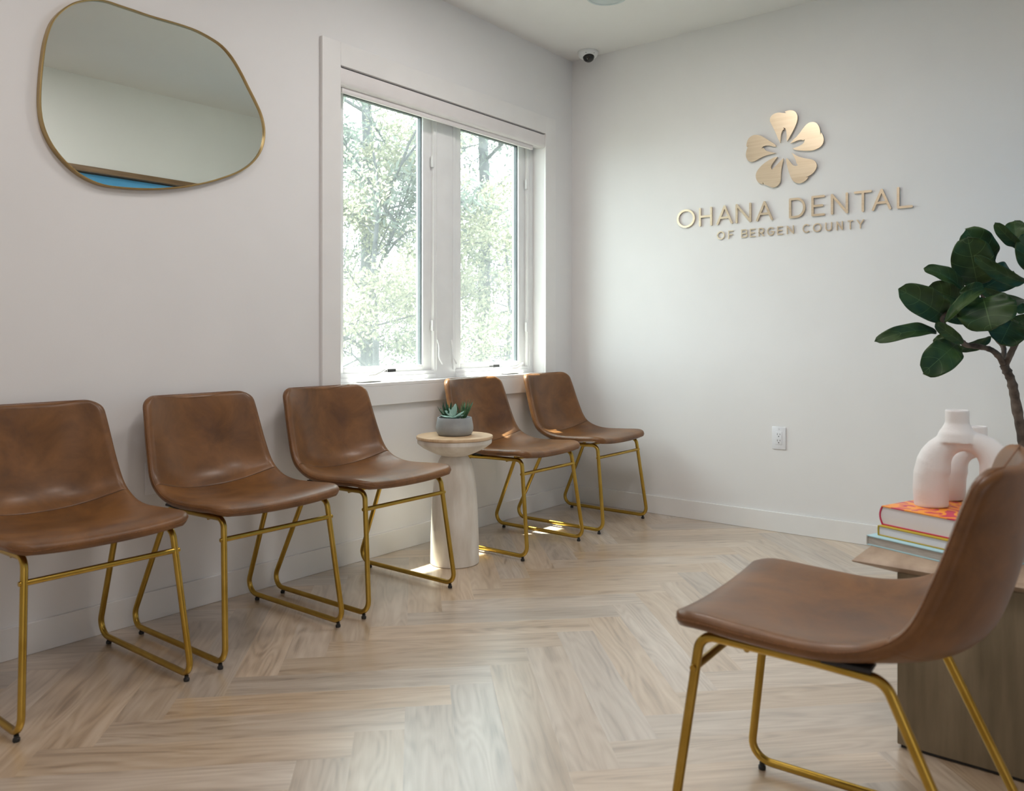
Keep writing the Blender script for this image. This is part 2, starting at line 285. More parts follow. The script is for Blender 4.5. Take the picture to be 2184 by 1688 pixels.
# ================================================================== walls
WX0, WX1, WZ0, WZ1 = 2.323, 3.841, .791, 2.181      # window opening
bm = bmesh.new()
box(bm, X0-.1, WX0, Y1, Y1+.21, -.02, ZC); box(bm, WX1, X1+.15, Y1, Y1+.21, -.02, ZC)
box(bm, WX0, WX1, Y1, Y1+.21, -.02, WZ0-.016); box(bm, WX0, WX1, Y1, Y1+.21, WZ1, ZC)
struct('wall_left', bm, WALL)
struct('wall_right', mk(box, X1, X1+.15, -.2, Y1, -.02, ZC), WALL)
# wall opposite the chairs (seen in the mirror), with its framed pane
bm = bmesh.new()
PX0, PX1, PZ0, PZ1 = 2.12, 4.0, .95, 2.10
box(bm, 2.0, PX0, .0, .14, -.02, ZC); box(bm, PX1, X1, .0, .14, -.02, ZC); box(bm, PX0, PX1, .0, .14, PZ1, ZC); box(bm, PX0, PX1, .0, .14, -.02, PZ0)
struct('wall_back', bm, WALL)
# lobby walls behind the camera
bm = bmesh.new()
box(bm, X0-.12, X0, Y0, -.7, -.02, ZC); box(bm, X0-.12, X0, 2.3, Y1, -.02, ZC); box(bm, X0-.12, X0, -.7, 2.3, 2.55, ZC); box(bm, X0-.12, X0, -.7, 2.3, -.02, .25)
box(bm, X0-.12, X0-.09, -.7, 2.3, .25, 2.55)
struct('wall_entrance', bm, WALL)
bm = bmesh.new()
box(bm, X0, -2.6, Y0-.12, Y0, -.02, ZC); box(bm, 1.0, 2.0, Y0-.12, Y0, -.02, ZC); box(bm, -2.6, 1.0, Y0-.12, Y0, 2.55, ZC); box(bm, -2.6, 1.0, Y0-.12, Y0, -.02, .25)
box(bm, -2.6, 1.0, Y0-.12, Y0-.09, .25, 2.55)
struct('wall_lobby', bm, WALL)
struct('wall_corridor', mk(box, 2.0, 2.14, Y0, 0, -.02, ZC), WALL)
# baseboards
bt = .013
struct('baseboard_left', mk(box, X0, X1, Y1-bt, Y1, 0, .1, .002), TRIM)
struct('baseboard_right', mk(box, X1-bt, X1, .14, Y1-bt, 0, .1, .002), TRIM)
struct('baseboard_back', mk(box, 2.0, X1-bt, .14, .14+bt, 0, .1, .002), TRIM)
# window casing
F = Y1-.017
struct('trim_1', mk(box, WX0-.1, WX0, F, Y1, WZ0-.103, WZ1+.1, .0015), TRIM)
struct('trim_2', mk(box, WX1, WX1+.1, F, Y1, WZ0-.103, WZ1+.1, .0015), TRIM)
struct('trim_3', mk(box, WX0, WX1, F, Y1, WZ1, WZ1+.1, .0015), TRIM)
struct('trim_4', mk(box, WX0, WX1, F, Y1, WZ0-.103, WZ0-.016, .0015), TRIM)
sill = mk(box, WX0, WX1, F, 2.93, WZ0-.016, WZ0, .002)
struct('trim_5', sill, TRIM)
# framed pane in the opposite wall
WOODF = noisy(mat('brown_wood_frame', rough=.45), (.15,.085,.038,1), (.24,.14,.065,1), scale=5, stretch=(1,12,12))
BLUE = noisy(mat('blue_glass', rough=.25), (.10,.40,.74,1), (.15,.47,.82,1), scale=3, detail=5)
w2 = empty('window_2', ((PX0+PX1)/2, .1, PZ0), kind='structure')
def loc(o, p): o.parent = p; o.matrix_parent_inverse = p.matrix_basis.inverted(); return o
bm = bmesh.new()
for a in ((PX0,PX1,.03,.165,PZ1-.036,PZ1),(PX0,PX1,.03,.165,PZ0,PZ0+.055),(PX0,PX0+.055,.03,.165,PZ0+.055,PZ1-.036),(PX1-.055,PX1,.03,.165,PZ0+.055,PZ1-.036)): box(bm, *a, .002)
loc(link('window_frame', bm, WOODF), w2)
bm = bmesh.new()
for a in ((PX0+.055,PX1-.055,.10,.13,PZ1-.042,PZ1-.036),(PX0+.055,PX1-.055,.10,.13,PZ0+.055,PZ0+.063)): box(bm, *a)
loc(link('gasket', bm, BLACK), w2)
loc(link('pane', mk(box, PX0+.055, PX1-.055, .095, .112, PZ0+.055, PZ1-.036), BLUE), w2)

# ================================================================== the window
GLASS = mat('window_glass'); GLASS.node_tree.nodes.clear()
o_ = N(GLASS, 'ShaderNodeOutputMaterial'); t_ = N(GLASS, 'ShaderNodeBsdfTransparent'); g_ = N(GLASS, 'ShaderNodeBsdfGlossy'); x_ = N(GLASS, 'ShaderNodeMixShader'); f_ = N(GLASS, 'ShaderNodeMath', operation='MULTIPLY_ADD'); lw_ = N(GLASS, 'ShaderNodeLayerWeight'); lw_.inputs[0].default_value = .2
t_.inputs[0].default_value = (.93,.98,.97,1); g_.inputs['Roughness'].default_value = .02; f_.inputs[1].default_value = .5; f_.inputs[2].default_value = .04; L(GLASS, lw_.outputs['Facing'], f_.inputs[0])
L(GLASS, f_.outputs[0], x_.inputs[0]); L(GLASS, t_.outputs[0], x_.inputs[1]); L(GLASS, g_.outputs[0], x_.inputs[2]); L(GLASS, x_.outputs[0], o_.inputs[0])
SCREEN = mat('insect_screen'); SCREEN.node_tree.nodes.clear()
o_ = N(SCREEN, 'ShaderNodeOutputMaterial'); t_ = N(SCREEN, 'ShaderNodeBsdfTransparent'); g_ = N(SCREEN, 'ShaderNodeBsdfTranslucent'); x_ = N(SCREEN, 'ShaderNodeMixShader')
g_.inputs[0].default_value = (.85,.9,.9,1); x_.inputs[0].default_value = .06
L(SCREEN, t_.outputs[0], x_.inputs[1]); L(SCREEN, g_.outputs[0], x_.inputs[2]); L(SCREEN, x_.outputs[0], o_.inputs[0])
GASKET = mat('dark_gasket', (.03,.04,.045,1), .5)
STICK = mat('sticker_white', (.8,.8,.8,1), .5)
w1 = empty('window_1', ((WX0+WX1)/2, 2.9, WZ0), kind='structure')
FY0, FY1 = 2.865, 2.935
MX0, MX1 = 3.0, 3.165
bm = bmesh.new()
box(bm, WX0, 2.37, FY0, FY1, WZ0, WZ1, .002); box(bm, 3.785, WX1, FY0, FY1, WZ0, WZ1, .002); box(bm, MX0, MX1, FY0, FY1, WZ0, WZ1, .002)
for a, b in ((2.37, MX0), (MX1, 3.785)):
    box(bm, a, b, FY0, FY1, WZ0, WZ0+.04, .002); box(bm, a, b, FY0, FY1, WZ1-.04, WZ1, .002)
    box(bm, a-.004, b+.004, FY0-.012, FY0+.001, WZ0, WZ0+.022, .002)      # stepped sill nosing
for x in (2.348, 3.022, 3.143, 3.808): box(bm, x-.0015, x+.0015, FY0-.003, FY0+.001, WZ0+.04, WZ1, 0)
loc(link('window_frame', bm, VINYL), w1)
for a, b in ((2.37, MX0), (MX1, 3.785)):
    z0, z1 = WZ0+.036, WZ1-.036; s = .06; y0, y1 = 2.882, 2.93
    bm = bmesh.new()
    box(bm, a, a+s, y0, y1, z0, z1, .003); box(bm, b-s, b, y0, y1, z0, z1, .003); box(bm, a+s, b-s, y0, y1, z0, z0+.034, .003); box(bm, a+s, b-s, y0, y1, z1-.04, z1, .003)
    sa = loc(link('sash', bm, VINYL), w1)
    bm = bmesh.new(); g = .004
    ga = (a+s, b-s, z0+.034, z1-.04)
    box(bm, ga[0], ga[0]+g, 2.892, 2.915, ga[2], ga[3]); box(bm, ga[1]-g, ga[1], 2.892, 2.915, ga[2], ga[3]); box(bm, ga[0], ga[1], 2.892, 2.915, ga[3]-g, ga[3])
    loc(link('gasket', bm, GASKET), w1)
    loc(link('pane', mk(box, ga[0], ga[1], 2.905, 2.909, ga[2], ga[3]), GLASS), w1)
    bm = bmesh.new(); v = [bm.verts.new(p) for p in ((ga[0],2.898,ga[2]),(ga[1],2.898,ga[2]),(ga[1],2.898,ga[3]),(ga[0],2.898,ga[3]))]; bm.faces.new(v)
    loc(link('insect_screen', bm, SCREEN, smooth=False), w1)
    for z in (1.03, 1.86): loc(link('hinge', mk(box, b-.012, b+.004, FY0-.004, FY0+.012, z, z+.055, .002), VINYL), w1)
# cranks, latches and warning stickers
def crank(x):
    bm = bmesh.new()
    pr = spline([(0,0,.026),(.02,0,.034),(.055,0,.036),(.085,0,.03),(.115,0,.016)], 10)
    P = [(x-.02+p[0]*1.15, FY0-.05, WZ0+p[2]) for p in pr]; P = [(x-.03, FY0-.05, WZ0+.004)]+P+[(x+.12, FY0-.05, WZ0+.004)]
    prism(bm, P, (0,.05,0)); bmesh.ops.bevel(bm, geom=[e for e in bm.edges if len(e.link_faces)==2 and e.calc_face_angle(0) > .5], offset=.004, segments=2, affect='EDGES')
    base = loc(link('crank_base', bm, VINYL), w1)
    bm = bmesh.new(); tube(bm, [(x+.005, FY0-.055, WZ0+.033),(x+.04, FY0-.062, WZ0+.036),(x+.085, FY0-.06, WZ0+.05),(x+.105, FY0-.057, WZ0+.058)], [.008,.006,.006,.007], 10)
    loc(link('crank_handle', bm, VINYL), w1)
crank(2.505); crank(3.56)
for x, d in ((3.022, -1), (3.128, 1)):
    bm = bmesh.new(); tube(bm, spline([(x,FY0-.004,.985),(x-.002*d,FY0-.014,.95),(x,FY0-.016,.90),(x+.012,FY0-.02,.875),(x+.02,FY0-.022,.862)], 16), .0045, 8)
    loc(link('latch_lever', bm, VINYL), w1)
# ------------------------------------------------------------------ stroke lettering
def arc(cx, cy, rx, ry, a0, a1, n=18): return [(cx+rx*math.cos(math.radians(a0+(a1-a0)*k/n)), cy+ry*math.sin(math.radians(a0+(a1-a0)*k/n))) for k in range(n+1)]
GLY = {
 'O': [arc(.5,.5,.5,.5,0,360,40)], 'H': [[(0,0),(0,1)],[(1,0),(1,1)],[(0,.52),(1,.52)]], 'A': [[(0,0),(.5,1),(1,0)],[(.19,.34),(.81,.34)]],
 'N': [[(0,0),(0,1),(1,0),(1,1)]], 'D': [[(0,0),(0,1),(.38,1)]+arc(.45,.5,.55,.5,80,-80)+[(.38,0),(0,0)]], 'E': [[(1,1),(0,1),(0,0),(1,0)],[(0,.5),(.85,.5)]],
 'T': [[(0,1),(1,1)],[(.5,1),(.5,0)]], 'L': [[(0,1),(0,0),(1,0)]], 'F': [[(1,1),(0,1),(0,0)],[(0,.48),(.85,.48)]],
 'B': [[(0,.52),(.6,.52)]+arc(.6,.76,.34,.24,-90,90,10)+[(0,1),(0,0),(.62,0)]+arc(.62,.26,.38,.26,-90,90,10)+[(0,.52)]],
 'R': [[(0,0),(0,1),(.55,1)]+arc(.58,.71,.42,.29,90,-90,12)+[(0,.42)],[(.5,.42),(1,0)]],
 'G': [arc(.52,.5,.5,.5,45,330,26)+[(1,.45),(.6,.45)]], 'C': [arc(.52,.5,.52,.5,48,312,28)], 'U': [[(0,1),(0,.42)]+arc(.5,.42,.5,.42,180,360,16)+[(1,1)]],
 'Y': [[(0,1),(.5,.46),(1,1)],[(.5,.46),(.5,0)]], 'W': [[(0,1),(.25,0),(.5,1),(.75,0),(1,1)]], 'I': [[(.5,0),(.5,1)]]}
def ribbon(bm, pts, w, d, f, closed=False):
    """rounded flat stroke along 2-D pts; f(a,b,depth)->3-D"""
    n = 10
    segs = list(zip(pts, pts[1:]))
    for k, (p, q) in enumerate(segs):
        p, q = Vector(p), Vector(q)
        if (q-p).length < 1e-7: continue
        t = math.atan2(q.y-p.y, q.x-p.x)
        ring = [(q.x+w*math.cos(t-PI/2+PI*j/n), q.y+w*math.sin(t-PI/2+PI*j/n)) for j in range(n+1)]+[(p.x+w*math.cos(t+PI/2+PI*j/n), p.y+w*math.sin(t+PI/2+PI*j/n)) for j in range(n+1)]
        e = .00004*(k % 5)
        a = [bm.verts.new(f(x, y, d+e)) for x, y in ring]; b = [bm.verts.new(f(x, y, 0)) for x, y in ring]
        bm.faces.new(a)
        for i in range(len(a)): bm.faces.new([a[i], b[i], b[(i+1)%len(a)], a[(i+1)%len(a)]])
def glyph(bm, ch, x0, x1, z0, z1, w, d, f):
    for k, st in enumerate(GLY[ch]):
        ribbon(bm, [(x0+w+p[0]*(x1-x0-2*w), z0+w+p[1]*(z1-z0-2*w)) for p in st], w, d+.0001*k, f)
for sx, zz in ((2.700, .838), (3.495, .838)):
    bm = bmesh.new(); fy = 2.8815
    box(bm, sx, sx+.052, fy-.001, fy+.001, zz-.007, zz+.007)
    st = loc(link('warning_sticker', bm, BLACK), w1); tag(st, 'black sticker with fine white lines')
    bm = bmesh.new()
    for q in (-.0025, .0025): box(bm, sx+.006, sx+.046, fy-.0016, fy-.0009, zz+q-.0008, zz+q+.0008)
    ln = link('sticker_print', bm, STICK); ln.parent = st; ln.matrix_parent_inverse = w1.matrix_basis.inverted()
    bm = bmesh.new(); f = lambda a, b, dd: (a, fy-dd, b)
    for k, ch in enumerate('WARNING'): glyph(bm, ch, sx-.035+k*.0045, sx-.035+k*.0045+.0034, zz-.0028, zz+.0028, .0005, .0006, f)
    loc(link('warning_print', bm, BLACK, smooth=False), w1)

# ------------------------------------------------------------------ roller shade
rs = empty('roller_shade', ((WX0+WX1)/2, 2.81, 2.10), label='white roller shade rolled up in its long cassette at the top of the window', cat='shade')
prof = [(2.842,2.177),(2.79,2.177),(2.780,2.172),(2.777,2.15),(2.777,2.118),(2.780,2.106),(2.788,2.099),(2.80,2.097),(2.842,2.103)]
bm = bmesh.new(); prism(bm, [(WX0+.006, y, z) for y, z in prof], (WX1-WX0-.012, 0, 0)); loc(link('cassette', bm, BLIND), rs)
for x in (WX0+.001, WX1-.007):
    bm = bmesh.new(); prism(bm, [(x, 2.81+(y-2.81)*1.05, 2.135+(z-2.135)*1.05) for y, z in prof], (.006,0,0)); loc(link('end_cap', bm, BLIND), rs)
bm = bmesh.new(); box(bm, WX0+.03, WX1-.085, 2.800, 2.815, 2.074, 2.099, .004); loc(link('hem_bar', bm, BLIND), rs)

# ================================================================== leather chairs
EL = [0, .0006, .0022, .0048, .0085, .013, .019, .027, .037, .05]
PROF = [ # yc, zc, ye, ze, half width
 (-.258,.456,-.256,.472,.236),(-.205,.466,-.203,.479,.241),(-.12,.460,-.12,.475,.243),(0,.445,.0,.473,.241),(.10,.446,.075,.486,.239),
 (.185,.463,.130,.514,.236),(.236,.502,.160,.550,.232),(.262,.560,.184,.607,.226),(.280,.628,.206,.668,.221),(.294,.712,.229,.737,.215),(.303,.792,.254,.799,.209)]
def shell():
    fine = spline(PROF, 400)
    arc_ = [0]
    for a, b in zip(fine, fine[1:]): arc_.append(arc_[-1]+math.hypot(b[0]-a[0], b[1]-a[1]))
    T = arc_[-1]
    def at(s):
        s = min(max(s, 0), T)
        import bisect
        k = min(max(bisect.bisect_right(arc_, s)-1, 0), 399); f = (s-arc_[k])/(arc_[k+1]-arc_[k])
        return [a+(b-a)*f for a, b in zip(fine[k], fine[k+1])]
    ks = max(range(401), key=lambda k: -abs(fine[k][0]-.180)-(0 if fine[k][1] < .5 else 9))
    seam = arc_[ks]
    rows = [e for e in EL]; m = 16; rows += [.05+(seam-.006-.05)*k/m for k in range(1, m+1)]; rows += [seam-.0025, seam, seam+.0025]
    rows += [seam+.006+(T-.056-seam)*k/m for k in range(0, m)]+[T-e for e in EL[::-1]]
    cols = []
    grid = []
    for s in rows:
        yc, zc, ye, ze, w = at(s); ds = min(s, T-s); rc = .05
        we = w if ds >= rc else w-rc+math.sqrt(max(rc*rc-(rc-ds)**2, 0))
        xs = [-(we-e) for e in EL]+[-(we-.05)+2*(we-.05)*k/14 for k in range(1, 14)]+[we-e for e in EL[::-1]]
        row = []
        for x in xs:
            u = min(abs(x)/w, 1)**2.3; row.append((Vector((x, yc+(ye-yc)*u, zc+(ze-zc)*u)), we-abs(x), ds, abs(s-seam)))
        grid.append(row)
    nr, nc = len(grid), len(grid[0]); th = .0145
    top, bot = [], []
    for i in range(nr):
        a, b = [], []
        for j in range(nc):
            p, dx, ds, dm = grid[i][j]
            pu = grid[i][min(j+1,nc-1)][0]-grid[i][max(j-1,0)][0]; pv = grid[min(i+1,nr-1)][j][0]-grid[max(i-1,0)][j][0]
            n = pu.cross(pv)
            n = n.normalized() if n.length > 1e-9 else Vector((0,0,1))
            d = min(dx, ds); r = .015; k = math.sqrt(max(1-(1-min(d, r)/r)**2, 0))
            pad = .003*min(1, max(d-.004, 0)/.04)
            t1 = th*k+pad-(.0026 if dm < 1e-6 else (.0008 if dm < .003 else 0)); t2 = th*k-(.001 if dm < 1e-6 else 0)
            if d < 1e-9: t1 = t2 = 0
            a.append(p+n*t1); b.append(p-n*t2)
        top.append(a); bot.append(b)
    si = rows.index(seam)
    def part(i0, i1):
        bm = bmesh.new()
        va = [[bm.verts.new(p) for p in top[i]] for i in range(i0, i1+1)]; vb = [[bm.verts.new(p) for p in bot[i]] for i in range(i0, i1+1)]
        for i in range(i1-i0):
            for j in range(nc-1):
                bm.faces.new([va[i][j], va[i][j+1], va[i+1][j+1], va[i+1][j]]); bm.faces.new([vb[i][j], vb[i+1][j], vb[i+1][j+1], vb[i][j+1]])
        bmesh.ops.remove_doubles(bm, verts=bm.verts, dist=2e-5)
        return bm
    def pipe(i0, i1):
        bm = bmesh.new()
        a = [grid[i][0][0] for i in range(i0, i1+1)]; b = [grid[i][-1][0] for i in range(i0, i1+1)]
        if i0 == 0: path = a[::-1]+b
        else: path = a+b[::-1]
        clean = [path[0]]
        for p in path[1:]:
            if (p-clean[-1]).length > .004: clean.append(p)
        tube(bm, clean, .0013, 6); return bm
    sbm = bmesh.new(); tube(sbm, [p for p in top[si][4:-4:1]], .0017, 8)
    return part(0, si), part(si, nr-1), pipe(0, si), pipe(si, nr-1), sbm
TR = .0092
def make_chair():
    root = empty('chair')
    sb, bb, p1, p2, sm_ = shell()
    seat = link('seat', sb, LEATHER, root, angle=70); back = link('backrest', bb, LEATHER, root, angle=70)
    link('piping', p1, THREAD, seat); link('piping', p2, THREAD, back); link('seam', sm_, SEAM, back)
    for s in (-1, 1):
        zr = .021
        path = [(s*.197, .0, .4395), (s*.197, -.208, .4435), (s*.2255, -.262, zr), (s*.2255, -.10, zr)]
        link('leg', mk(tube, fillet(path, [.032, .042]), TR, 14), GOLD, root)
        path = [(s*.197, .0, .4395), (s*.197, .112, .434), (s*.2255, .305, zr), (s*.2255, .10, zr)]
        link('leg', mk(tube, fillet(path, [.038, .042]), TR, 14), GOLD, root)
        rn = link('runner', mk(tube, [(s*.2255, -.102, zr), (s*.2255, .102, zr)], TR, 14), GOLD, root)
        for y in (-.235, .235):
            bm = bmesh.new(); lathe(bm, [(0,0),(.0075,0),(.0085,.002),(.0085,.008),(.006,.010),(.006,.016),(0,.016)], 14, (s*.2255, y, 0)); link('foot_pad', bm, BLACK, rn)
        bm = bmesh.new(); lathe(bm, [(0,-.003),(.006,-.003),(.007,0),(.006,.003),(0,.003)], 12)
        bmesh.ops.transform(bm, matrix=Matrix.Translation((s*(.2035+.0075), -.2165, .382)) @ Matrix.Rotation(PI/2, 4, 'Y'), verts=bm.verts); link('screw', bm, GOLD, root)
        link('mounting_plate', mk(box, s*.197-.022, s*.197+.022, .015, .095, .4475, .456, .002), BLACK, root)
    link('stretcher', mk(tube, [(-.2005, -.2165, .382), (.2005, -.2165, .382)], .0078, 14), GOLD, root)
    for y in (-.12, .06): link('seat_rail', mk(tube, [(-.197, y, .4345), (.197, y, .4345)], .0065, 12), GOLD, root)
    return root
def children(o): return [c for c in bpy.data.objects if c.parent == o]
def copy_tree(o, parent=None):
    c = o.copy(); COL.objects.link(c)
    if parent: c.parent = parent
    for ch in children(o): copy_tree(ch, c)
    return c
proto = make_chair()
CH = [(1.052, 2.443, .0, 'brown leather chair cut off by the left edge of the picture'),
      (1.612, 2.443, .0, 'brown leather chair below the mirror, second from the left along the wall'),
      (2.175, 2.438, .0, 'brown leather chair just left of the round pedestal table'),
      (3.115, 2.448, .0, 'brown leather chair partly hidden behind the round pedestal table, under the window'),
      (3.747, 2.445, .0, 'brown leather chair in the room corner, last of the row'),
      (1.625, .468, math.radians(182.4), 'large foreground brown leather chair seen from the side, in front of the book table')]
for i, (x, y, rz, lab) in enumerate(CH):
    o = proto if i == 0 else copy_tree(proto)
    o.location = (x, y, 0); o.rotation_euler.z = rz
    tag(o, lab, 'chair', 'brown leather chairs with gold sled legs')

# ================================================================== mirror
def mirror():
    P = closed_spline(MIRROR, 3)
    cx = sum(p[0] for p in P)/len(P); cz = sum(p[1] for p in P)/len(P)
    n = len(P)
    def inset(d):
        out = []
        for i in range(n):
            a, b = P[i-1], P[(i+1)%n]; t = Vector((b[0]-a[0], b[1]-a[1])).normalized(); nn = Vector((-t.y, t.x))
            if nn.dot(Vector((cx-P[i][0], cz-P[i][1]))) < 0: nn = -nn
            out.append((P[i][0]+nn.x*d, P[i][1]+nn.y*d))
        return out
    root = empty('wall_mirror', (cx, Y1, cz), label='large pebble-shaped wall mirror with thin brass frame above the chairs', cat='mirror')
    bm = bmesh.new(); prism(bm, [(x, Y1-.016, z) for x, z in inset(.004)], (0, .003, 0)); loc(link("mirror_glass", bm, MIRRORM, smooth=False), root)
    O, I = inset(0), inset(.006)
    bm = bmesh.new(); rings = []
    for (a, b), (c, d) in zip(O, I):
        rings.append([bm.verts.new(p) for p in ((a, Y1-.001, b), (a, Y1-.022, b), ((a*.5+c*.5), Y1-.024, (b+d)/2), (c, Y1-.022, d), (c, Y1-.013, d))])
    for i in range(n):
        r, q = rings[i], rings[(i+1)%n]
        for k in range(4): bm.faces.new([r[k], q[k], q[k+1], r[k+1]])
    bmesh.ops.recalc_face_normals(bm, faces=bm.faces)
    loc(link('frame', bm, FRAMEBRASS), root)
mirror()

# ================================================================== wall sign
fw = lambda off: (lambda a, b, dd: (X1-off-dd, -a, b))
em = empty('flower_emblem', (X1, 1.47, 1.96), label='brass five-petal flower emblem mounted above the lettering on the right wall', cat='wall sign')
for P in PETALS:
    Q = closed_spline(P, 2); bm = bmesh.new(); prism(bm, [(X1-.006, y, z) for y, z in Q], (-.008, 0, 0)); loc(link('petal', bm, BRASS), em)
def line(name, lab, rows, z0, z1, w, d):
    r = empty(name, (X1, (rows[0][1]+rows[-1][2])/2, z0), label=lab, cat='wall sign')
    for ch, a, b in rows:
        bm = bmesh.new(); glyph(bm, ch, -a, -b, z0, z1, w, d, fw(.004)); bmesh.ops.recalc_face_normals(bm, faces=bm.faces)
        loc(link('letter', bm, BRASS), r)
line('wall_lettering', 'large brass letters reading OHANA DENTAL on the right wall', BIG, 1.602, 1.704, .0056, .007)
line('wall_lettering', 'small brass letters reading OF BERGEN COUNTY below the larger line on the right wall', SMALL, 1.523, 1.567, .0028, .004)

# ================================================================== outlets
PLATE = mat('outlet_plastic', (.80,.81,.84,1), .35); HOLE = mat('outlet_slot', (.01,.01,.01,1), .6)
def outlet(origin, M, lab):
    root = empty('wall_outlet', origin, label=lab, cat='outlet')
    def put(name, bm, m, par=root):
        bmesh.ops.transform(bm, matrix=M, verts=bm.verts); o = link(name, bm, m); o.parent = par; return o
    # local: x across, z up, -y out of the wall
    put('cover_plate', mk(box, -.036, .036, -.006, 0, -.058, .058, .003), PLATE)
    rc = put('receptacle', mk(box, -.0165, .0165, -.0078, -.003, -.033, .033, .001), PLATE)
    for z in (.0155, -.0165):
        bm = bmesh.new(); box(bm, -.0075, -.0055, -.0081, -.007, z, z+.009); box(bm, .0055, .0075, -.0081, -.007, z+.001, z+.008)
        g = bmesh.new(); lathe(g, [(0,0),(.0026,0),(.0026,.001),(0,.001)], 12); merge(bm, g, Matrix.Translation((0,-.0071,z-.007)) @ Matrix.Rotation(PI/2, 4, 'X'))
        put('slot', bm, HOLE, rc)
    for z in (.048, -.048):
        g = bmesh.new(); lathe(g, [(0,0),(.003,0),(.003,.0012),(0,.0016)], 12); bmesh.ops.transform(g, matrix=Matrix.Translation((0,-.006,z)) @ Matrix.Rotation(PI/2, 4, 'X'), verts=g.verts); put('screw', g, PLATE)
outlet((X1, 1.512, .481), Matrix.Rotation(-PI/2, 4, 'Z'), 'white wall outlet low on the right wall below the lettering')
outlet((1.4915, Y1, .50), Matrix.Identity(4), 'white wall outlet mostly hidden behind the back of the chair below the mirror')

# ================================================================== ceiling fixtures
GREYL = noisy(mat('grey_diffuser', rough=.5), (.56,.62,.62,1), (.6,.66,.66,1), scale=8)
cl = empty('ceiling_light', (3.445, 2.115, ZC), label='round flat ceiling light at the top edge of the picture', cat='ceiling light')
bm = bmesh.new(); lathe(bm, [(.088,-.004),(.092,-.009),(.1,-.009),(.104,-.004),(.105,0)], 48); link('trim_ring', bm, GREYL, cl)
bm = bmesh.new(); lathe(bm, [(0,-.005),(.089,-.005),(.089,-.001)], 48); link('diffuser', bm, GREYL, cl)
CAMW = mat('camera_white', (.78,.8,.8,1), .3)
sc = empty('security_camera', (4.053, 2.62, ZC), label='small white dome security camera on the ceiling near the corner', cat='security camera')
bm = bmesh.new(); lathe(bm, [(.058,0),(.060,-.006),(.059,-.014),(.054,-.026),(.044,-.036),(.032,-.041),(0,-.042)], 40); link('housing', bm, CAMW, sc)
bm = bmesh.new(); lathe(bm, [(.034,0),(.034,-.012),(.029,-.025),(.019,-.034),(0,-.038)], 32)
DOME = mat('smoked_dome', (.012,.014,.012,1), .08)
bmesh.ops.transform(bm, matrix=Matrix.Translation((-.011,-.011,-.028)) @ Matrix.Rotation(.35, 4, Vector((-.6,.8,0))), verts=bm.verts); link('dome', bm, DOME, sc)
for a in (3.5, 4.4):
    g = bmesh.new(); lathe(g, [(0,-.002),(.003,-.002),(.003,.001),(0,.001)], 10)
    bmesh.ops.transform(g, matrix=Matrix.Translation((.054*math.cos(a), .054*math.sin(a), -.021)), verts=g.verts); link('screw', g, GASKET, sc)

# ================================================================== pedestal side table
CREAM = noisy(mat('whitewashed_wood', rough=.6), (.66,.59,.50,1), (.84,.79,.71,1), scale=5, detail=6, stretch=(3,3,.7), bump=.1, bscale=60)
OAK = noisy(mat('pale_oak', rough=.4), (.48,.32,.18,1), (.62,.44,.27,1), scale=6, detail=5, stretch=(1,9,1))
st = empty('side_table', (2.687, 2.438, 0), label='round whitewashed pedestal table with thin oak top between two chairs', cat='table')
bm = bmesh.new(); lathe(bm, [(0,0),(.104,0),(.1085,.004),(.108,.03),(.1065,.12),(.103,.22),(.098,.30),(.092,.36),(.085,.405),(.076,.44),(.066,.462),(.057,.474),(.05,.478),(0,.478)], 64); link('pedestal', bm, CREAM, st)
bm = bmesh.new(); lathe(bm, [(0,.474),(.056,.474),(.063,.477),(.09,.487),(.118,.5),(.14,.512),(.156,.524),(.1635,.530),(.165,.535),(.165,.549),(.163,.5505),(0,.5505)], 64); link('bowl_base', bm, CREAM, st)
bm = bmesh.new(); lathe(bm, [(0,.5505),(.167,.5505),(.1695,.5525),(.1695,.561),(.168,.563),(0,.563)], 64); link('table_top', bm, OAK, st)

# ================================================================== potted succulents
CONC = noisy(mat('grey_concrete', rough=.75), (.26,.275,.28,1), (.36,.375,.38,1), scale=9, detail=6, bump=.15, bscale=90)
SOIL = noisy(mat('soil', rough=.95), (.02,.012,.008,1), (.07,.05,.035,1), scale=60, bump=.6, bscale=90)
sp = empty('potted_succulents', (2.702, 2.452, .563), label='grey concrete bowl of green succulents standing on the pedestal table', cat='plant')
bm = bmesh.new(); lathe(bm, [(0,0),(.066,0),(.073,.003),(.080,.013),(.0838,.028),(.083,.042),(.0795,.062),(.0765,.0775),(.0755,.079),(.072,.079),(.071,.075),(.074,.055),(.072,.05)], 64); link('bowl', bm, CONC, sp)
bm = bmesh.new(); lathe(bm, [(0,.071),(.03,.0715),(.06,.070),(.0722,.069)], 40)
for v in bm.verts: v.co.z += random.uniform(-.002,.002)
link('soil', bm, SOIL, sp)
def fleshy(bm, base, d, ln, w, t, curl=.25, tip=1.3, n=9):
    d = Vector(d).normalized(); side = d.cross(Vector((0,0,1)));  side = side.normalized() if side.length > .05 else Vector((1,0,0)); up = side.cross(d).normalized()
    rings = []
    for i in range(n+1):
        s = i/n; c = Vector(base)+d*ln*s+up*(curl*ln*(s*s)); k = (math.sin(PI*min(s**tip*.92+.08, 1))**.7) if s < 1 else 0
        k = max(k, .03); 
        rings.append([bm.verts.new(c+side*(w*k*math.cos(2*PI*j/10))+up*(t*k*math.sin(2*PI*j/10)*(1 if math.sin(2*PI*j/10) < 0 else .35))) for j in range(10)])
    for a, b in zip(rings, rings[1:]):
        for j in range(10): bm.faces.new([a[j], a[(j+1)%10], b[(j+1)%10], b[j]])
    bm.faces.new(rings[0][::-1]); bm.faces.new(rings[-1])
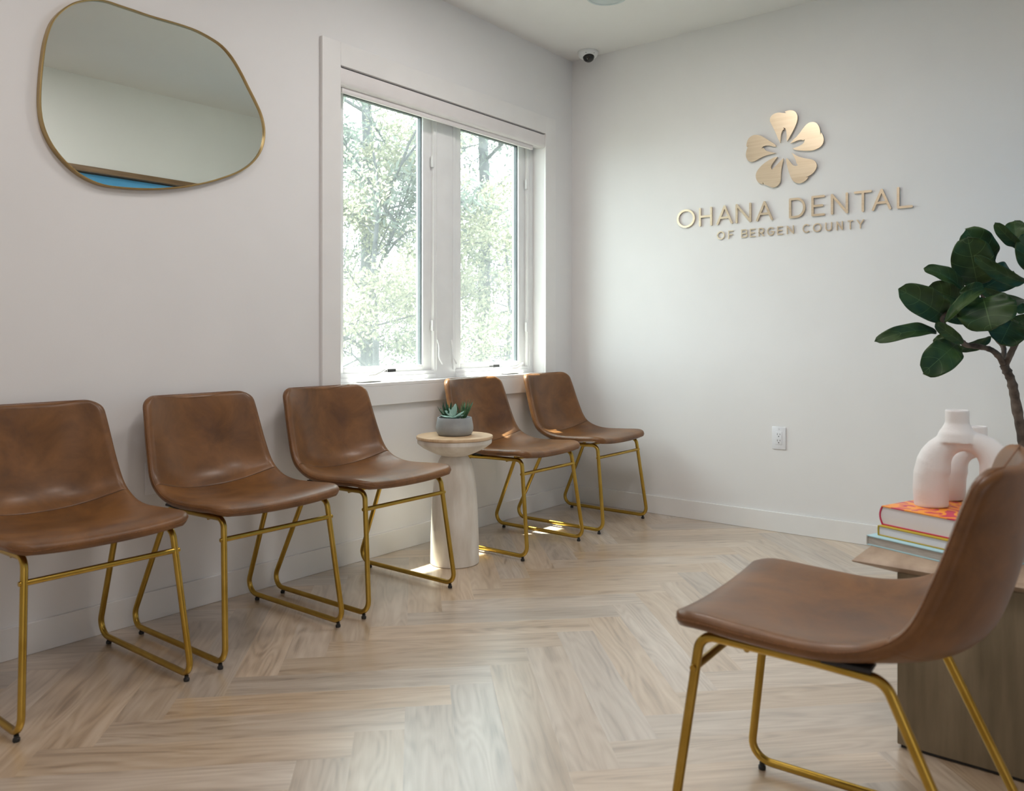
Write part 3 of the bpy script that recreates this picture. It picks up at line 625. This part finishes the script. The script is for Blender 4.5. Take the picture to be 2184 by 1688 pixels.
SG1 = noisy(mat('aloe_green', rough=.4), (.02,.075,.035,1), (.10,.20,.10,1), scale=60, lo=.5, hi=.7)
SG2 = noisy(mat('echeveria_green', rough=.5), (.17,.30,.24,1), (.27,.42,.36,1), scale=14)
SG3 = noisy(mat('spiky_green', rough=.4), (.03,.10,.04,1), (.14,.26,.12,1), scale=50, lo=.45, hi=.7)
RV = Vector((.618,-.786,0)); FV = Vector((.786,.618,0))      # across and away, as the bowl is seen from the room
def sx(a, b, c): return RV*a+FV*b+Vector((0,0,c))
random.seed(3)
bm = bmesh.new()
for k in range(16):
    a = k*2.4; e = .35+.75*(k/16); ln = .062+.02*random.random()
    fleshy(bm, sx(-.028,.012,.07+.004*k/16), RV*math.cos(a)*math.cos(e)+FV*math.sin(a)*math.cos(e)+Vector((0,0,math.sin(e)*1.15)), ln, .0085, .006, .25, .55)
link('aloe_rosette', bm, SG1, sp)
bm = bmesh.new()
for a, e, ln, w in ((180,.05,.062,.011),(200,.0,.05,.012),(150,.5,.058,.011),(60,1.15,.062,.013),(20,.35,.058,.014),(-10,.1,.05,.013),(-60,.0,.03,.013),(-100,-.05,.028,.013),(-130,.0,.032,.013),(95,1.0,.05,.011),(130,.8,.05,.011),(-30,.2,.045,.012),(-80,.5,.02,.010)):
    a = math.radians(a); fleshy(bm, sx(-.004,-.036,.082), RV*math.cos(a)*math.cos(e)+FV*math.sin(a)*math.cos(e)+Vector((0,0,math.sin(e))), ln, w, .009, .12, .9)
link('echeveria_rosette', bm, SG2, sp)
bm = bmesh.new()
for k in range(18):
    a = random.uniform(0, 6.28); e = random.uniform(.85, 1.4); ln = random.uniform(.055,.1)
    fleshy(bm, sx(.034+random.uniform(-.01,.01),.01+random.uniform(-.01,.01),.07), RV*(math.cos(a)*math.cos(e)+.22)+FV*math.sin(a)*math.cos(e)+Vector((0,0,math.sin(e))), ln, .0048, .0048, .06, .5)
link('haworthia_spikes', bm, SG3, sp)

# ================================================================== book table, right
TT = noisy(mat('table_wood', rough=.5), (.34,.24,.165,1), (.50,.38,.28,1), scale=3, detail=5, stretch=(2,5,2), bump=.06, bscale=40)
TB = noisy(mat('table_block_wood', rough=.6), (.155,.12,.07,1), (.26,.205,.13,1), scale=3, detail=5, stretch=(7,7,.8), bump=.06, bscale=40)
bt_ = empty('low_table', (2.42, .36, 0), label='low wooden table with overhanging top carrying the books, behind the foreground chair', cat='table')
bm = bmesh.new()
Rz = Matrix.Rotation(math.radians(-1.5), 4, 'Z')
P = [(2.12,.168),(2.78,.168),(2.78,.592),(2.12,.592)]
def slab(bm, P, z0, z1, cb, ct):
    def ins(d, z, e=None):
        e = d if e is None else e
        return [bm.verts.new((P[0][0]+d, P[0][1]+min(e,.02), z)), bm.verts.new((P[1][0]-d, P[1][1]+min(e,.02), z)), bm.verts.new((P[2][0]-d, P[2][1]-e, z)), bm.verts.new((P[3][0]+d, P[3][1]-e, z))]
    R = [ins(cb, z0, .095), ins(.002, z1-.012), ins(0, z1-.009), ins(ct, z1-.001), ins(ct+.002, z1)]
    bm.faces.new(R[0][::-1]); bm.faces.new(R[-1])
    for a, b in zip(R, R[1:]):
        for k in range(4): bm.faces.new([a[k], a[(k+1)%4], b[(k+1)%4], b[k]])
slab(bm, P, .426, .452, .024, .008); loc(link('table_top', bm, TT), bt_)
loc(link('base_block', mk(box, 2.142, 2.70, .19, .492, .008, .427, .003), TB), bt_)
loc(link('plinth', mk(box, 2.15, 2.69, .2, .484, 0, .008), BLACK), bt_)

# books
PAPER = mat('page_edges', (.82,.82,.86,1), .8); pn = N(PAPER, 'ShaderNodeTexNoise'); pn.inputs['Scale'].default_value = 1
tc = N(PAPER, 'ShaderNodeTexCoord'); mp = N(PAPER, 'ShaderNodeMapping'); mp.inputs['Scale'].default_value = (3,3,500); L(PAPER, tc.outputs['Object'], mp.inputs[0]); L(PAPER, mp.outputs[0], pn.inputs['Vector'])
bp = N(PAPER, 'ShaderNodeBump'); bp.inputs['Strength'].default_value = .3; bp.inputs['Distance'].default_value = .0006; L(PAPER, pn.outputs['Fac'], bp.inputs['Height']); L(PAPER, bp.outputs[0], PAPER.node_tree.nodes['Principled BSDF'].inputs['Normal'])
GPAPER = noisy(mat('grey_page_edges', rough=.8), (.42,.41,.38,1), (.55,.54,.50,1), scale=30, stretch=(1,1,20))
BLUEC = mat('pale_blue_cover', (.42,.66,.74,1), .4); YELC = mat('mustard_cover', (.50,.36,.02,1), .4); PINK = mat('crimson_cover', (.60,.03,.10,1), .4)
ORG = mat('orange_floral_cover', rough=.35); b = ORG.node_tree.nodes['Principled BSDF']
tc = N(ORG, 'ShaderNodeTexCoord'); vo = N(ORG, 'ShaderNodeTexNoise'); vo.inputs['Scale'].default_value = 11; vo.inputs['Detail'].default_value = 1; vo.inputs['Distortion'].default_value = 2.2
L(ORG, tc.outputs['Object'], vo.inputs['Vector'])
cr = N(ORG, 'ShaderNodeValToRGB'); cr.color_ramp.interpolation = 'CONSTANT'; cr.color_ramp.elements[0].color = (.62,.04,.10,1); cr.color_ramp.elements[1].position = .44; cr.color_ramp.elements[1].color = (.95,.34,.03,1)
x = cr.color_ramp.elements.new(.63); x.color = (.62,.05,.11,1)
L(ORG, vo.outputs['Fac'], cr.inputs[0]); L(ORG, cr.outputs[0], b.inputs['Base Color'])
A1 = math.radians(250)                                   # near long edges run this way
def book(name, org, z0, wid, hgt, thk, cov, spine, pages, round_spine, lab, top=None, ct=.003):
    root = empty(name, (org[0], org[1], z0), A1, label=lab, cat='book', group='books stacked on the low table')
    # local x = from spine to fore-edge, local y = away from the camera side
    ins = .004; i2 = .003
    def part(nm, bm, m): return link(nm, bm, m, root)
    part('back_cover', mk(box, 0, wid, 0, hgt, 0, ct, .0008), cov)
    part('front_cover', mk(box, 0, wid, 0, hgt, thk-ct, thk, .0008), top or cov)
    bm = bmesh.new(); n = 10
    bul = .007 if round_spine else .0005
    outer = [(-bul*math.sin(PI*k/n), ct*.3+(thk-ct*.6)*k/n) for k in range(n+1)]; inner = [(a+.003, b) for a, b in outer[::-1]]
    prism(bm, [(a, 0, b) for a, b in outer+inner], (0, hgt, 0)); part('spine', bm, spine)
    bm = bmesh.new()
    P = [(a+.0032, ct+(thk-2*ct)*k/n) for k, (a, b) in enumerate(outer)]+[(wid-ins, thk-ct), (wid-ins, ct)]
    prism(bm, [(a, i2, b) for a, b in P], (0, hgt-2*i2, 0)); part('page_block', bm, pages)
    return root
# local y must point away from the near edge: +90 deg from A1
book('book', (2.270,.596), .452, .318, .31, .0255, BLUEC, GPAPER, GPAPER, False, 'pale blue hardcover book at the bottom of the stack, lying on the low table')
book('book', (2.284,.572), .4775, .292, .30, .0265, YELC, YELC, PAPER, False, 'mustard yellow book in the middle of the stack of three')
book('book', (2.298,.566), .504, .292, .30, .050, PINK, PINK, PAPER, True, 'thick crimson book with orange floral cover, topmost of the stack under the vase', ORG)

# vases
CER = noisy(mat('matte_white_ceramic', rough=.55), (.80,.775,.76,1), (.83,.81,.80,1), scale=12, bump=.15, bscale=160)
def vase(loc_, rz, s, neck_x, neck_r, lab):
    root = empty('ring_vase', loc_, rz, label=lab, cat='vase', group='white ring vases on the book stack')
    bm = bmesh.new()
    path = [(-.078,0,.0),(-.080,0,.045),(-.078,0,.085)]+[(-.074*math.cos(PI*k/14), 0, .10+.077*math.sin(PI*k/14)) for k in range(0, 15)]+[(.078,0,.085),(.080,0,.045),(.078,0,.0)]
    rad = [.041,.043,.043]+[.043-.016*math.sin(PI*k/14)**1.5 for k in range(15)]+[.043,.043,.041]
    g = bmesh.new(); tube(g, [Vector(p)*s for p in path], [r*s for r in rad], 28); merge(bm, g)
    g = bmesh.new(); lathe(g, [(0,.172),(.050,.172),(.044,.196),(.036,.208),(neck_r,.222),(neck_r,.256),(neck_r-.002,.258),(neck_r-.006,.258),(neck_r-.007,.235),(0,.235)], 32)
    for v in g.verts: v.co = Vector((v.co.x+neck_x, v.co.y*.9, v.co.z))*s
    merge(bm, g)
    o = link('vase_body', bm, CER, root)
    md = o.modifiers.new('remesh', 'REMESH'); md.mode = 'VOXEL'; md.voxel_size = .0032; md.use_smooth_shade = True
    sm = o.modifiers.new('smooth', 'SMOOTH'); sm.factor = .5; sm.iterations = 7
vase((2.384,.384,.554), math.radians(280-4), 1.0, -.018, .0285, 'taller white ceramic ring vase standing on the red book, in front')
vase((2.512,.372,.554), math.radians(280-4), .80, -.004, .030, 'shorter white ceramic ring vase behind the taller one on the red book')

# ================================================================== fiddle leaf fig
BARK = noisy(mat('fig_bark', rough=.8), (.045,.03,.022,1), (.15,.11,.085,1), scale=24, detail=6, bump=.8, bscale=60)
LEAFM = mat('fig_leaf', rough=.48, Specular_IOR_Level=.35); b = LEAFM.node_tree.nodes['Principled BSDF']
uv = N(LEAFM, 'ShaderNodeUVMap'); uv.uv_map = 'leaf'; sx_ = N(LEAFM, 'ShaderNodeSeparateXYZ'); L(LEAFM, uv.outputs[0], sx_.inputs[0])
ab = N(LEAFM, 'ShaderNodeMath', operation='ABSOLUTE'); L(LEAFM, sx_.outputs[0], ab.inputs[0])
pw = N(LEAFM, 'ShaderNodeMath', operation='POWER'); pw.inputs[1].default_value = 1.4; L(LEAFM, ab.outputs[0], pw.inputs[0])
ma = N(LEAFM, 'ShaderNodeMath', operation='MULTIPLY_ADD'); ma.inputs[1].default_value = -.22; L(LEAFM, pw.outputs[0], ma.inputs[0]); L(LEAFM, sx_.outputs[1], ma.inputs[2])
m6 = N(LEAFM, 'ShaderNodeMath', operation='MULTIPLY'); m6.inputs[1].default_value = 4.5; L(LEAFM, ma.outputs[0], m6.inputs[0])
pp = N(LEAFM, 'ShaderNodeMath', operation='PINGPONG'); pp.inputs[1].default_value = .5; L(LEAFM, m6.outputs[0], pp.inputs[0])
l1 = N(LEAFM, 'ShaderNodeMath', operation='LESS_THAN'); l1.inputs[1].default_value = .017; L(LEAFM, pp.outputs[0], l1.inputs[0])
l2 = N(LEAFM, 'ShaderNodeMath', operation='LESS_THAN'); l2.inputs[1].default_value = .018; L(LEAFM, ab.outputs[0], l2.inputs[0])
mx = N(LEAFM, 'ShaderNodeMath', operation='MAXIMUM'); L(LEAFM, l1.outputs[0], mx.inputs[0]); L(LEAFM, l2.outputs[0], mx.inputs[1])
no = N(LEAFM, 'ShaderNodeTexNoise'); no.inputs['Scale'].default_value = 14; tc = N(LEAFM, 'ShaderNodeTexCoord'); L(LEAFM, tc.outputs['Object'], no.inputs['Vector'])
cr = N(LEAFM, 'ShaderNodeValToRGB'); cr.color_ramp.elements[0].position = .35; cr.color_ramp.elements[0].color = (.014,.038,.008,1); cr.color_ramp.elements[1].position = .7; cr.color_ramp.elements[1].color = (.045,.085,.018,1)
L(LEAFM, no.outputs['Fac'], cr.inputs[0])
mc = N(LEAFM, 'ShaderNodeMix', data_type='RGBA'); L(LEAFM, mx.outputs[0], mc.inputs['Factor']); L(LEAFM, cr.outputs[0], mc.inputs['A']); mc.inputs['B'].default_value = (.075,.13,.04,1)
L(LEAFM, mc.outputs['Result'], b.inputs['Base Color'])
bp = N(LEAFM, 'ShaderNodeBump'); bp.inputs['Strength'].default_value = .4; bp.inputs['Distance'].default_value = .002; bp.invert = True; L(LEAFM, pp.outputs[0], bp.inputs['Height']); L(LEAFM, bp.outputs[0], b.inputs['Normal'])
fig = empty('fiddle_leaf_fig', (3.47,.315,0), label='fiddle leaf fig with bare branching trunk at the right edge, before the right wall', cat='plant')
for nm, r0, r1 in (('trunk', .0185, .013), ('left', .0105, .006), ('mid', .009, .006), ('right', .011, .007)):
    pts = spline(STEMS[nm], len(STEMS[nm])*5); n = len(pts); random.seed(len(nm))
    if nm == 'trunk': pts = [(3.462,.314,.16)]+[tuple(p) for p in pts]; n += 1
    bm = bmesh.new(); tube(bm, pts, [(r0+(r1-r0)*k/n)*(1+random.uniform(-.07,.12)+(.14 if k % 6 == 0 else 0)) for k in range(n)], 10)
    loc(link('trunk' if nm == 'trunk' else 'branch', bm, BARK), fig)
random.seed(11)
for (b0, t0, wd, roll, fold) in LEAVES:
    B, T_ = Vector(b0), Vector(t0); ax = T_-B; ln = ax.length*1.06; d = ax.normalized()
    view = (Vector((0,0,1.0))-B).normalized(); nrm = (view-d*view.dot(d)).normalized()
    nrm = Matrix.Rotation(math.radians(roll), 3, d) @ nrm; side = d.cross(nrm)
    bm = bmesh.new(); ul = bm.loops.layers.uv.new('leaf'); ns, nw = 28, 12; ph = random.uniform(0, 6); G = []; UV = {}
    bend = random.uniform(.05,.12)
    for i in range(ns+1):
        s = i/ns; sp_ = s**1.35; hw = wd/2*1.04*(2*math.sqrt(max(sp_*(1-sp_), 0)))**.85 if 0 < s < 1 else .0
        hw = max(hw, .0025 if s < .5 else .0004); row = []
        for j in range(nw+1):
            u = 2*j/nw-1; wv = .035*wd*math.sin(s*16+ph+2*u)*abs(u)**2
            p = B+d*(ln*s-ln*.05)+side*(hw*u*math.cos(fold*.8*abs(u)))+nrm*((fold+.12)*abs(u)**1.5*hw*(1.3-.9*s)+wv*1.6-bend*ln*(2*s-1)**2*1.5+bend*ln*.6)
            v = bm.verts.new(p); row.append(v); UV[v] = (u, s)
        G.append(row)
    for a, c in zip(G, G[1:]):
        for j in range(nw):
            f = bm.faces.new([a[j], a[j+1], c[j+1], c[j]])
            for l in f.loops: l[ul].uv = UV[l.vert]
    o = loc(link('leaf', bm, LEAFM, angle=180), fig)
    md = o.modifiers.new('thick', 'SOLIDIFY'); md.thickness = .0009
PLANTER = noisy(mat('dark_woven_planter', rough=.7), (.22,.19,.15,1), (.3,.26,.2,1), scale=30)
bm = bmesh.new(); lathe(bm, [(0,0),(.105,0),(.115,.01),(.135,.12),(.14,.24),(.136,.25),(.13,.25),(.128,.20)], 48); link('planter', bm, PLANTER, fig)
bm = bmesh.new(); lathe(bm, [(0,.205),(.13,.20)], 40); link('soil', bm, SOIL, fig)

# ================================================================== outside
STUC = noisy(mat('added_eave_paint', rough=.8), (.7,.7,.68,1), (.75,.75,.73,1), scale=3)
struct('sun_blocking_eave', mk(box, -3.2, 6.5, 3.0, 3.44, 2.98, 3.1), STUC)  # unseen eave added to cut off the sun above the window
GRD = noisy(mat('grass_ground', rough=.9), (.07,.08,.06,1), (.13,.13,.10,1), scale=1.2, detail=6)
bm = bmesh.new(); v = [bm.verts.new(p) for p in ((-20,3.05,-1.2),(60,3.05,-1.2),(60,70,-1.2),(-20,70,-1.2))]; bm.faces.new(v)
gr = link('lawn', bm, GRD, smooth=False); gr['kind'] = 'structure'
TBARK = noisy(mat('tree_bark', rough=.9), (.035,.036,.04,1), (.075,.075,.08,1), scale=10, detail=6)
def leafmat(name, c1, c2):
    m = mat(name, rough=.7); b = m.node_tree.nodes['Principled BSDF']
    at = N(m, 'ShaderNodeAttribute'); at.attribute_name = 'tone'; cr = N(m, 'ShaderNodeValToRGB'); cr.color_ramp.elements[0].color = c1; cr.color_ramp.elements[1].color = c2
    L(m, at.outputs['Fac'], cr.inputs[0]); L(m, cr.outputs[0], b.inputs['Base Color'])
    tr = N(m, 'ShaderNodeBsdfTranslucent'); mi = N(m, 'ShaderNodeMixShader'); mi.inputs[0].default_value = .45; L(m, cr.outputs[0], tr.inputs[0])
    out = m.node_tree.nodes['Material Output']; L(m, b.outputs[0], mi.inputs[1]); L(m, tr.outputs[0], mi.inputs[2]); L(m, mi.outputs[0], out.inputs[0]); return m
LF1 = leafmat('pine_needles', (.085,.105,.09,1), (.17,.195,.165,1)); LF2 = leafmat('spring_leaves', (.14,.15,.10,1), (.31,.30,.21,1)); LF3 = leafmat('shrub_leaves', (.10,.115,.09,1), (.20,.21,.16,1))
def tree(name, base, h, r, lm, lab, seed, nb, blen, nleaf, lsize, z_low, tilt=.3, lean=(0,0), stretch=1):
    rnd = random.Random(seed); root = empty(name, base, label=lab, cat='tree' if 'tree' in name else 'shrub')
    segs = [Vector((lean[0]*s*h+rnd.uniform(-.03,.03)*h*.3*s, lean[1]*s*h+rnd.uniform(-.03,.03)*h*.3*s, s*h)) for s in [k/10 for k in range(11)]]
    bm = bmesh.new(); tube(bm, spline(segs, 20), [r*(1-.75*k/20) for k in range(21)], 9); link('trunk', bm, TBARK, root)
    bb = bmesh.new(); tips = []
    def grow(p, d, l, rr, lev):
        pts = [p]; q = p.copy()
        for _ in range(4):
            d = (d+Vector((rnd.uniform(-.3,.3), rnd.uniform(-.3,.3), rnd.uniform(-.12,.2)))).normalized(); q = q+d*l/4; pts.append(q.copy())
            if lev: tips.append((q.copy(), d.copy()))
        tube(bb, pts, [rr*(1-.18*k) for k in range(5)], 5)
        if lev < 3:
            for _ in range(3 if lev else 4):
                k = rnd.randint(1, 4); e = (d+Vector((rnd.uniform(-1,1), rnd.uniform(-1,1), rnd.uniform(-.5,.6)))*.9).normalized(); grow(pts[k], e, l*.55, rr*.5, lev+1)
    for k in range(nb):
        s = z_low+(1-z_low)*(k+.5)/nb; a = rnd.uniform(0, 2*PI); i = min(int(s*10), 9); p = segs[i].lerp(segs[i+1], s*10-i)
        grow(p, Vector((math.cos(a), math.sin(a), tilt)), blen*(1.1-.6*s), r*.32*(1.1-.7*s), 0)
    link('branches', bb, TBARK, root)
    bm = bmesh.new(); cl = bm.loops.layers.float_color.new('tone')
    for _ in range(nleaf):
        p, d = rnd.choice(tips); c = p+Vector([rnd.gauss(0, .06) for _ in range(3)]); u = Vector([rnd.gauss(0,1) for _ in range(3)]).normalized(); v = u.cross(Vector([rnd.gauss(0,1) for _ in range(3)])).normalized()
        a, b_ = lsize*rnd.uniform(.6,1.3)*stretch, lsize*rnd.uniform(.35,.6)/stretch; vs = [bm.verts.new(c+q) for q in (-u*a, v*b_, u*a, -v*b_)]
        f = bm.faces.new(vs); t = rnd.random()
        for l in f.loops: l[cl] = (t, t, t, 1)
    link('foliage', bm, lm, root, smooth=False)
tree('pine_tree', (6.12,6.86,-1.2), 7.5, .11, LF1, 'tall grey-trunked tree seen through the left pane of the window', 2, 15, 2.3, 17000, .036, .25, stretch=1.5)
tree('pine_tree', (7.55,6.35,-1.2), 7.5, .11, LF1, 'tall tree whose green bough hangs across the right pane of the window', 7, 14, 2.3, 15000, .036, .30, stretch=1.5)
tree('blossom_tree', (5.15,5.66,-1.2), 3.9, .05, LF2, 'pale yellow-green small tree close behind the left pane', 4, 11, 1.3, 15000, .022, .4)
tree('garden_shrub', (6.35,5.05,-1.2), 3.4, .04, LF2, 'pale yellow-green shrub seen low through the right pane', 9, 11, 1.2, 14000, .022, .35)
tree('garden_shrub', (6.3,7.6,-1.2), 3.6, .05, LF3, 'green shrub low behind the left pane, beyond the pale small tree', 13, 12, 1.4, 14000, .027, .3)
tree('garden_shrub', (8.2,6.4,-1.2), 3.6, .05, LF3, 'green shrub far behind the right pane, beyond the pale shrub', 17, 12, 1.5, 14000, .027, .3)

# ================================================================== added flush lamps for room fill (unseen ceiling behind and above the view)
EMIT = mat('added_lamp_diffuser'); e_ = EMIT.node_tree.nodes['Principled BSDF']; e_.inputs['Emission Color'].default_value = (1,.93,.86,1); e_.inputs['Emission Strength'].default_value = 3
for x, y, p in ((2.65,1.68,11),(.95,1.68,3.5),(-.8,1.5,6),(1.35,.62,13)):
    dl = empty('added_ceiling_lamp', (x, y, ZC), label='added round flush ceiling lamp out of view, lighting the room', cat='ceiling light', group='added flush ceiling lamps')
    bm = bmesh.new(); lathe(bm, [(.225,-.002),(.229,-.012),(.246,-.012),(.250,0)], 40); link('trim_ring', bm, CAMW, dl)
    bm = bmesh.new(); lathe(bm, [(0,-.004),(.226,-.004)], 40); link('diffuser', bm, EMIT, dl)
    l = bpy.data.lights.new('added_downlight', 'AREA'); l.shape = 'DISK'; l.size = .45; l.energy = p; l.color = (1,.95,.93)
    o = bpy.data.objects.new('added_downlight', l); COL.objects.link(o); o.parent = dl; o.location = (0,0,-.016)
